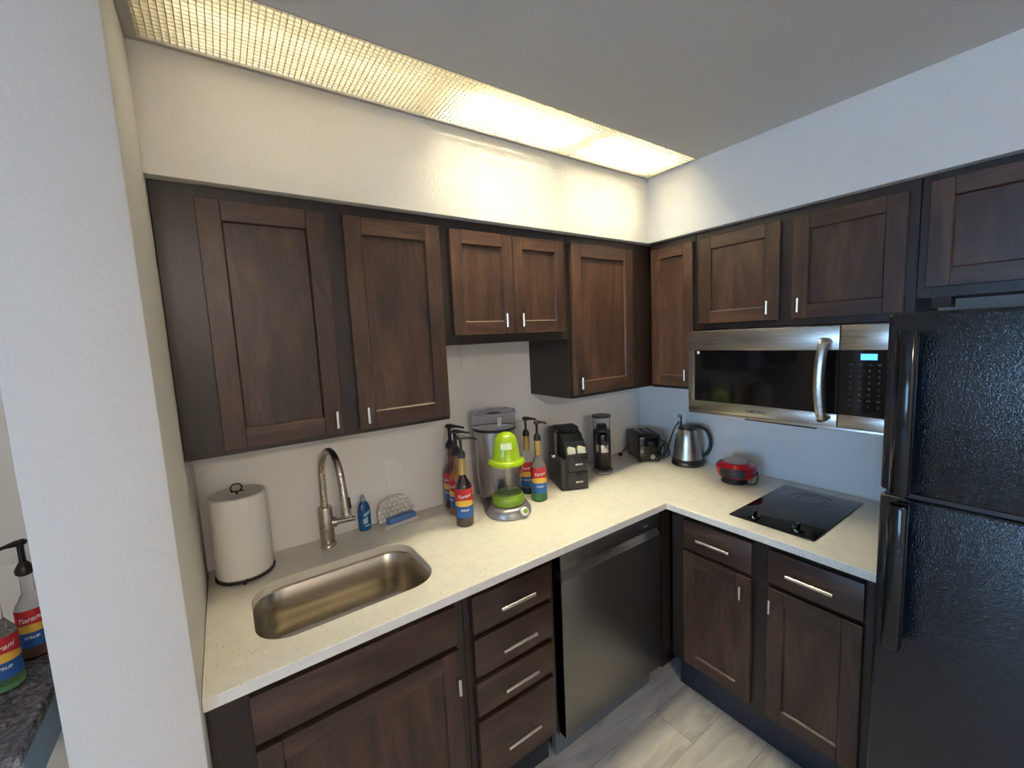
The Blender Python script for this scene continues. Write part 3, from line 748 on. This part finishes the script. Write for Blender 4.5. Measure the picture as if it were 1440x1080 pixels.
# local +x = to the viewer's right, -y towards the viewer
bm = newbm(); lathe(bm, [(0,.026),(.060,.026),(.080,.034),(.086,.046),(.086,.053),(0,.053)], 40); obj('lower_shell', bm, RED, t)
bm = newbm(); lathe(bm, [(0,.058),(.088,.058),(.091,.066),(.088,.084),(.074,.098),(.060,.102),(.058,.0995),(0,.0995)], 40); ul = obj('upper_shell', bm, RED, t)
bm = newbm(); lathe(bm, [(0,.0995),(.056,.1000),(.057,.1045),(.045,.107),(0,.108)], 36); obj('lid_window', bm, mat('silver_grey_plastic', (.50,.48,.50), .3, .2), ul)
bm = newbm(); lathe(bm, [(0,.052),(.084,.052),(.084,.059),(0,.059)], 40); obj('griddle_gap', bm, BLACKM, t)
bm = newbm(); 
pr = []
n = 14
for z, e in ((.044,0),(.050,.004),(.074,.006),(.082,0)):
    pr.append([bm.verts.new(((.0905+e)*math.sin(a), -(.0905+e)*math.cos(a), z)) for a in [-.85+1.15*k/n for k in range(n+1)]])
for A, B in zip(pr[:-1], pr[1:]):
    for i in range(n): bm.faces.new((A[i],A[i+1],B[i+1],B[i]))
ha = obj('front_handle', bm, BLACKM, t, sharp=60); s_ = ha.modifiers.new('thick','SOLIDIFY'); s_.thickness = .008; s_.offset = 0
bm = newbm(); lathe(bm, [(0,0),(.056,0),(.060,.003),(.055,.018),(.050,.0265),(0,.0265)], 36, -.008, -.006); obj('foot', bm, BLACKP, t)
bm = newbm(); tube(bm, smoothpath([(.084,-.018,.052),(.089,-.026,.03),(.082,-.030,.006),(.075,-.034,.004),(.042,-.045,.004)], 5), .0026, 8); tube(bm, [(.082,-.014,.053),(.093,-.016,.055)], .006, 10); obj('wire_latch', bm, BLACKM, t)
# ---------------------------------------------------------------- cords
def cord(par, pts, r=.0032):
    bm = newbm(); tube(bm, smoothpath(pts, 7), r, 8)
    Mi = (Matrix.Translation(par.location) @ Matrix.Rotation(par.rotation_euler.z, 4, 'Z')).inverted()
    for v in bm.verts: v.co = Mi @ v.co
    return obj('power_cord', bm, BLACKM, par)
toaster = next(o for o in bpy.data.objects if o.name.startswith('toaster')); kettle = next(o for o in bpy.data.objects if o.name.startswith('electric_kettle'))
cord(toaster, [(-.150,-.222,CT+.09),(-.125,-.235,CT+.115),(-.085,-.258,CT+.085),(-.07,-.272,CT+.03),(-.085,-.262,CT+.006),(-.125,-.255,CT+.01),(-.128,-.25,CT+.05),(-.10,-.250,CT+.085),(-.07,-.24,CT+.04),(-.085,-.235,CT+.006),(-.05,-.235,CT+.02),(-.02,-.265,CT+.16),(-.010,-.290,1.12)])
cord(kettle, [(-.075,-.330,CT+.012),(-.07,-.312,CT+.008),(-.055,-.305,CT+.012),(-.035,-.306,CT+.07),(-.018,-.31,CT+.17),(-.010,-.308,1.16)])
cord(toaster, [(-.215,-.075,CT+.06),(-.226,-.066,CT+.045),(-.238,-.058,CT+.028),(-.247,-.054,CT+.018)], .003)
bm = newbm(); box(bm, -.262, -.242, -.062, -.044, CT+.001, CT+.022, bev=.004)
Mi = (Matrix.Translation(toaster.location) @ Matrix.Rotation(toaster.rotation_euler.z, 4, 'Z')).inverted()
for v in bm.verts: v.co = Mi @ v.co
obj('plug', bm, BLACKP, toaster)
# ---------------------------------------------------------------- cooktop
t = thing('cooktop', 'black glass two-burner electric cooktop set in the right counter', 'cooktop', (-.334, -1.046, CT))
bm = newbm(); box(bm, -.248, .248, -.148, .148, .0002, .006, bev=.0015); obj('glass_top', bm, BLACKG, t)
for cx, r in ((.135,.075),(-.07,.092)):
    bm = newbm()
    for rr in (r, r*.62): lathe(bm, [(rr,.0061),(rr+.0016,.0061),(rr+.0016,.0064),(rr,.0064),(rr,.0061)], 48, cx, .0)
    obj('burner_ring', bm, mat('grey_burner_print', (.035,.04,.045), .3), t)
for yy in (.070,-.080):
    bm = newbm(); lathe(bm, [(0,.006),(.021,.006),(.020,.011),(.017,.014),(0,.014)], 24, -.208, yy); box(bm, -.226, -.190, yy-.005, yy+.005, .013, .032, bev=.003)
    obj('control_knob', bm, BLACKS, t)
# ---------------------------------------------------------------- microwave
MY0, MY1, MZ0, MZ1, MF = -1.362, -.600, 1.276, 1.660, .395
t = thing('microwave', 'stainless over-the-range microwave with black glass door mounted above the cooktop', 'microwave', (-MF/2, (MY0+MY1)/2, MZ0))
def mw(name, parts, m, par=None, **k):
    bm = newbm()
    for p in parts: box(bm, *p)
    return obj(name, inpar(mapbm(bm, 'right'), t), m, par or t, **k)
mw('case', [(MY0, MY1, .004, MF-.032, MZ0+.008, MZ1-.001, .002)], mat('grey_painted_case', (.10,.10,.10), .4))
SE = -1.187; G0, G1 = 1.337, 1.569
door = mw('door', [(SE+.001, MY1, MF-.030, MF, G1, MZ1-.003, .003), (SE+.001, MY1, MF-.030, MF, MZ0+.012, G0, .003), (-.629, MY1, MF-.030, MF-.0005, G0-.001, G1+.001, .001)], STEEL)
mw('window', [(SE+.001, -.629, MF-.028, MF-.0015, G0, G1)], BLACKG, door)
mw('inner_rim', [(-.6315, -.6285, MF-.004, MF+.0015, G0, G1), (SE+.04,-.63,MF-.004,MF+.001,G0-.0015,G0+.0005)], CHROME, door)
mw('sticker', [(-.655,-.643,MF-.002,MF-.0008,1.553,1.566)], LWHITE, door, label='small white square sticker')
panel = mw('control_panel', [(MY0, SE-.001, MF-.028, MF-.0015, G0, G1)], BLACKG)
mw('steel_strip', [(MY0, SE-.001, MF-.030, MF, G1, MZ1-.003, .003)], STEEL, panel)
mw('steel_strip', [(MY0, SE-.001, MF-.030, MF, MZ0+.012, G0, .003)], STEEL, panel)
mw('display', [(-1.293,-1.248,MF-.002,MF-.0006,1.535,1.556)], LCD, panel)
bm = newbm()
for r in range(8):
    for c in range(4):
        u = -1.222-c*.026; z = 1.516-r*.021
        wv = .010 if (r in (0,6)) else .005
        box(bm, u-wv/2, u+wv/2, MF-.002, MF-.0008, z, z+.0055)
obj('keypad_print', inpar(mapbm(bm, 'right'), t), mat('dim_keypad_ink', (.035,.045,.05), .5), panel)
bm = newbm(); pp = [(-1.151,MF-.002,1.603),(-1.152,MF+.03,1.604),(-1.149,MF+.044,1.57),(-1.146,MF+.052,1.50),(-1.146,MF+.053,1.43),(-1.149,MF+.046,1.36),(-1.153,MF+.034,1.318),(-1.154,MF-.002,1.318)]
tube(bm, smoothpath(pp, 6), .017, 14, flat=.45, up=(0,1,0)); obj('handle', inpar(mapbm(bm, 'right'), t), STEEL, door, label='bowed stainless bar handle')
bm = newbm(); add_text(bm, 'SAMSUNG', .018, lambda x, y: Vector((-.905-x, MF+.0006, 1.311+y)), 0, .0002); obj('brand_lettering', inpar(mapbm(bm, 'right'), t), mat('dark_grey_ink', (.10,.10,.10), .5), door, sharp=180)
mw('lower_lip', [(MY0, MY1, .004, MF-.004, MZ0, MZ0+.0115, .001)], STEEL)
mw('vent_grille', [(-1.12,-.86,MF-.10,MF-.006,MZ0-.005,MZ0+.001)], BLACKM)
# ---------------------------------------------------------------- dishwasher
t = thing('dishwasher', 'dark stainless built-in dishwasher under the counter beside the corner', 'dishwasher', (-.970, -.32, .005))
X0, X1 = -1.268, -.676
bm = newbm(); box(bm, X0+.008, X1-.004, -.60, -.03, .12, .875); obj('tub', inpar(bm, t), BLACKM, t)
bm = newbm(); box(bm, X0, X1, -.6418, -.602, .132, .768, bev=.003); box(bm, X0, X0+.004, -.6430, -.602, .132, .868)
dd = obj('door', inpar(bm, t), DWST, t)
bm = newbm(); box(bm, X0, X1, -.6418, -.602, .806, .868, bev=.003); cp = obj('control_strip', inpar(bm, t), DWST, t)
bm = newbm()
prism(bm, [(-.6418,.7685),(-.6400,.7700),(-.622,.800),(-.602,.8005),(-.602,.7685)], X0+.01, X1-.004, 'x'); obj('handle_recess', inpar(bm, t), STEEL, dd, label='lighter stainless pocket handle')
bm = newbm(); box(bm, X0+.18, X0+.24, -.6421, -.6410, .838, .842); box(bm, X1-.12, X1-.09, -.6421, -.6410, .832, .838); obj('panel_marks', inpar(bm, t), mat('grey_print', (.2,.2,.2), .5), cp)
bm = newbm(); box(bm, X0+.002, X1-.002, -.575, -.55, .0, .118); box(bm, X0+.002,X1-.002,-.60,-.55,.108,.124); obj('toe_plate', inpar(bm, t), mat('grey_toe_plate', (.10,.115,.125), .4), t)
# ---------------------------------------------------------------- fridge
FY1, FY0, FX = -1.412, -2.150, -.800
t = thing('refrigerator', 'black top-freezer refrigerator with pebbled doors at right end of counter', 'refrigerator', (-.42, (FY0+FY1)/2, .0))
bm = newbm(); box(bm, -.722, -.04, FY0+.004, FY1-.004, .03, 1.672, bev=.004); box(bm, -.70, -.06, FY0+.03, FY1-.03, 0, .03); obj('cabinet_body', inpar(bm, t), FRIDGE, t)
bm = newbm(); box(bm, FX, -.726, FY0, FY1, 1.222, 1.684, bev=.010, seg=3); fz = obj('freezer_door', inpar(bm, t), FRIDGE, t)
bm = newbm(); box(bm, FX, -.726, FY0, FY1, .075, 1.211, bev=.010, seg=3); fd = obj('fridge_door', inpar(bm, t), FRIDGE, t)
bm = newbm(); box(bm, -.79, -.70, FY0+.02, FY1-.012, 1.207, 1.226); obj('door_gasket', inpar(bm, t), mat('grey_gasket', (.03,.032,.036), .3), t)
bm = newbm(); box(bm, -.775, -.70, FY0+.01, FY1-.01, .012, .068); obj('kick_grille', inpar(bm, t), BLACKM, t)
def fh(z0, z1, par, tipdown):
    bm = newbm(); yc = -1.461; w = .0195
    prof = [(-.802,z0),(-.852,z0+.004),(-.862,z0+.012),(-.862,z1-.012),(-.852,z1-.004),(-.802,z1)]
    pts = [(p[0], yc, p[1]) for p in prof]
    # rounded bar: sections stacked in z
    rings = []
    for z, s in ((z0,.86),(z0+.006,1),(z1-.006,1),(z1,.86)):
        rings.append([bm.verts.new((-.845+a*s, yc+b*s, z)) for a, b in rrect(-.019,.019,-w,w,.013,5)])
    for A, B in zip(rings[:-1], rings[1:]):
        for i in range(len(A)): bm.faces.new((A[i],A[(i+1)%len(A)],B[(i+1)%len(A)],B[i]))
    bm.faces.new(rings[0]); bm.faces.new(rings[-1])
    for zz in ((z0+.004,z0+.06),(z1-.06,z1-.004)): box(bm, -.835, -.795, yc-.012, yc+.012, zz[0], zz[1], bev=.003)
    return obj('handle', inpar(bm, t), BLACKS, par, label='glossy black vertical bar handle')
fh(1.232, 1.640, fz, 1); fh(.820, 1.205, fd, 0)
# ---------------------------------------------------------------- outlets and plates
def plate(label, run, u0, u1, z0, z1, kind):
    loc = ((u0+u1)/2, -.001, z0) if run == 'back' else (-.001, (u0+u1)/2, z0)
    names = {'switch': 'light_switch', 'outlet': 'wall_outlet', 'blank': 'blank_wall_plate'}
    t = thing(names[kind], label, 'wall plate', loc)
    bm = newbm(); box(bm, u0, u1, .0005, .006, z0, z1, bev=.002); obj('plate', inpar(mapbm(bm, run), t), WHITEP, t)
    um = (u0+u1)/2; zm = (z0+z1)/2
    if kind == 'switch':
        bm = newbm(); box(bm, um-.016, um+.016, .005, .0085, zm-.033, zm+.033, bev=.001); obj('rocker', inpar(mapbm(bm, run), t), WHITEP, t)
    elif kind == 'outlet':
        for s in (-1,1):
            bm = newbm(); box(bm, um-.017, um+.017, .0055, .0080, zm+s*.020-.014, zm+s*.020+.014, bev=.001)
            r = obj('receptacle', inpar(mapbm(bm, run), t), mat('grey_ivory', (.50,.50,.46), .5), t)  # socket faces have their own grey ivory colour
            bm = newbm(); box(bm, um-.007, um-.005, .0078, .0086, zm+s*.020-.004, zm+s*.020+.005); box(bm, um+.005, um+.007, .0078, .0086, zm+s*.020-.004, zm+s*.020+.005); obj('slots', inpar(mapbm(bm, run), t), DARK, r)
plate('white rocker switch plate on back wall above the sponge holder', 'back', -1.680, -1.607, 1.056, 1.176, 'switch')
plate('blank white wall plate high on back wall under the short cabinet', 'back', -1.285, -1.218, 1.532, 1.645, 'blank')
plate('white wall outlet on right wall above the kettle', 'right', -.335, -.262, 1.080, 1.197, 'outlet')
# ---------------------------------------------------------------- table beyond the wall
t = thing('console_table', 'light blue table with grey granite top beyond the left wall end', 'table', (-2.95, -.30, 0))
bm = newbm(); box(bm, -3.35, -2.602, -.585, -.004, .884, .914, bev=.004); obj('table_top', inpar(bm, t), GRANITE, t)
bm = newbm()
box(bm, -2.64, -2.612, -.565, -.03, .775, .884); box(bm, -3.33, -3.30, -.565, -.03, .775, .884); box(bm, -3.30, -2.64, -.575, -.553, .775, .884); box(bm, -3.30, -2.64, -.05, -.03, .775, .884)
obj('apron', inpar(bm, t), BLUEP, t)
for x, y in ((-2.66,-.575),(-2.66,-.07),(-3.34,-.575),(-3.34,-.07)):
    bm = newbm(); box(bm, x, x+.05, y, y+.05, 0, .884, bev=.003); obj('leg', inpar(bm, t), BLUEP, t)
bm = newbm(); box(bm, -3.30, -2.64, -.55, -.06, .30, .32); obj('lower_shelf', inpar(bm, t), BLUEP, t)
syrup('tan syrup bottle with tall black pump on the granite table, nearest the wall end', -2.668, -.200, TANS, True, .0, PI, .82, fill=.12, foil=False, grip=True, group='syrup bottles on the granite table')
syrup('syrup bottle cut off by the left picture edge, on the granite table', -2.690, -.318, GREENS, True, .25, PI, .82, fill=.02, foil=False, group='syrup bottles on the granite table')
# ---------------------------------------------------------------- light
w = bpy.data.worlds.new('daylight'); bpy.context.scene.world = w; w.use_nodes = True
bg = w.node_tree.nodes['Background']; bg.inputs[0].default_value = (.33,.60,1,1); bg.inputs[1].default_value = 12.5
pl = bpy.data.lights.new('window_portal', 'AREA'); pl.shape = 'RECTANGLE'; pl.size = WY1-WY0; pl.size_y = WZ1-WZ0
pl.cycles.is_portal = True
po = bpy.data.objects.new('window_portal', pl); C.objects.link(po); po.location = (-6.5, (WY0+WY1)/2, (WZ0+WZ1)/2); po.rotation_euler = (PI/2, 0, -PI/2)
# unseen fill lamp added behind the camera to brighten the kitchen
t = thing('added_fill_lamp', 'added round fill lamp on the ceiling, unseen behind the camera', 'added fill lamp', (-2.4, -4.1, CH-.09))
bm = newbm(); lathe(bm, [(0,0),(.16,.004),(.22,.03),(.235,.07),(0,.07)], 40); obj('fill_lamp_bowl', bm, emit('fill_lamp_glow', (1,.84,.68), 98), t)
bm = newbm(); lathe(bm, [(0,.07),(.245,.07),(.245,.088),(0,.088)], 40); obj('mounting_plate', bm, WHITEP, t)
# ---------------------------------------------------------------- camera
cam = bpy.data.cameras.new('camera'); co = bpy.data.objects.new('camera', cam); C.objects.link(co)
yaw, pitch, roll = .60389, -.11005, -.04731
cy, sy, cp, sp_ = math.cos(yaw), math.sin(yaw), math.cos(pitch), math.sin(pitch)
f = Vector((sy*cp, cy*cp, sp_)); r = Vector((cy, -sy, 0)); u = r.cross(f)
r2 = math.cos(roll)*r + math.sin(roll)*u; u2 = -math.sin(roll)*r + math.cos(roll)*u
M = Matrix((r2, u2, -f)).transposed().to_4x4(); M.translation = Vector((-2.2043, -1.7460, 1.6678)); co.matrix_world = M
cam.sensor_width = 36; cam.sensor_fit = 'HORIZONTAL'; cam.lens = 587.48/1440*36; cam.clip_start = .02
sc = bpy.context.scene; sc.camera = co
sc.view_settings.view_transform = 'Standard'; sc.view_settings.look = 'None'; sc.view_settings.gamma = 1; sc.view_settings.use_curve_mapping = False
sc.view_settings.exposure = 0.22
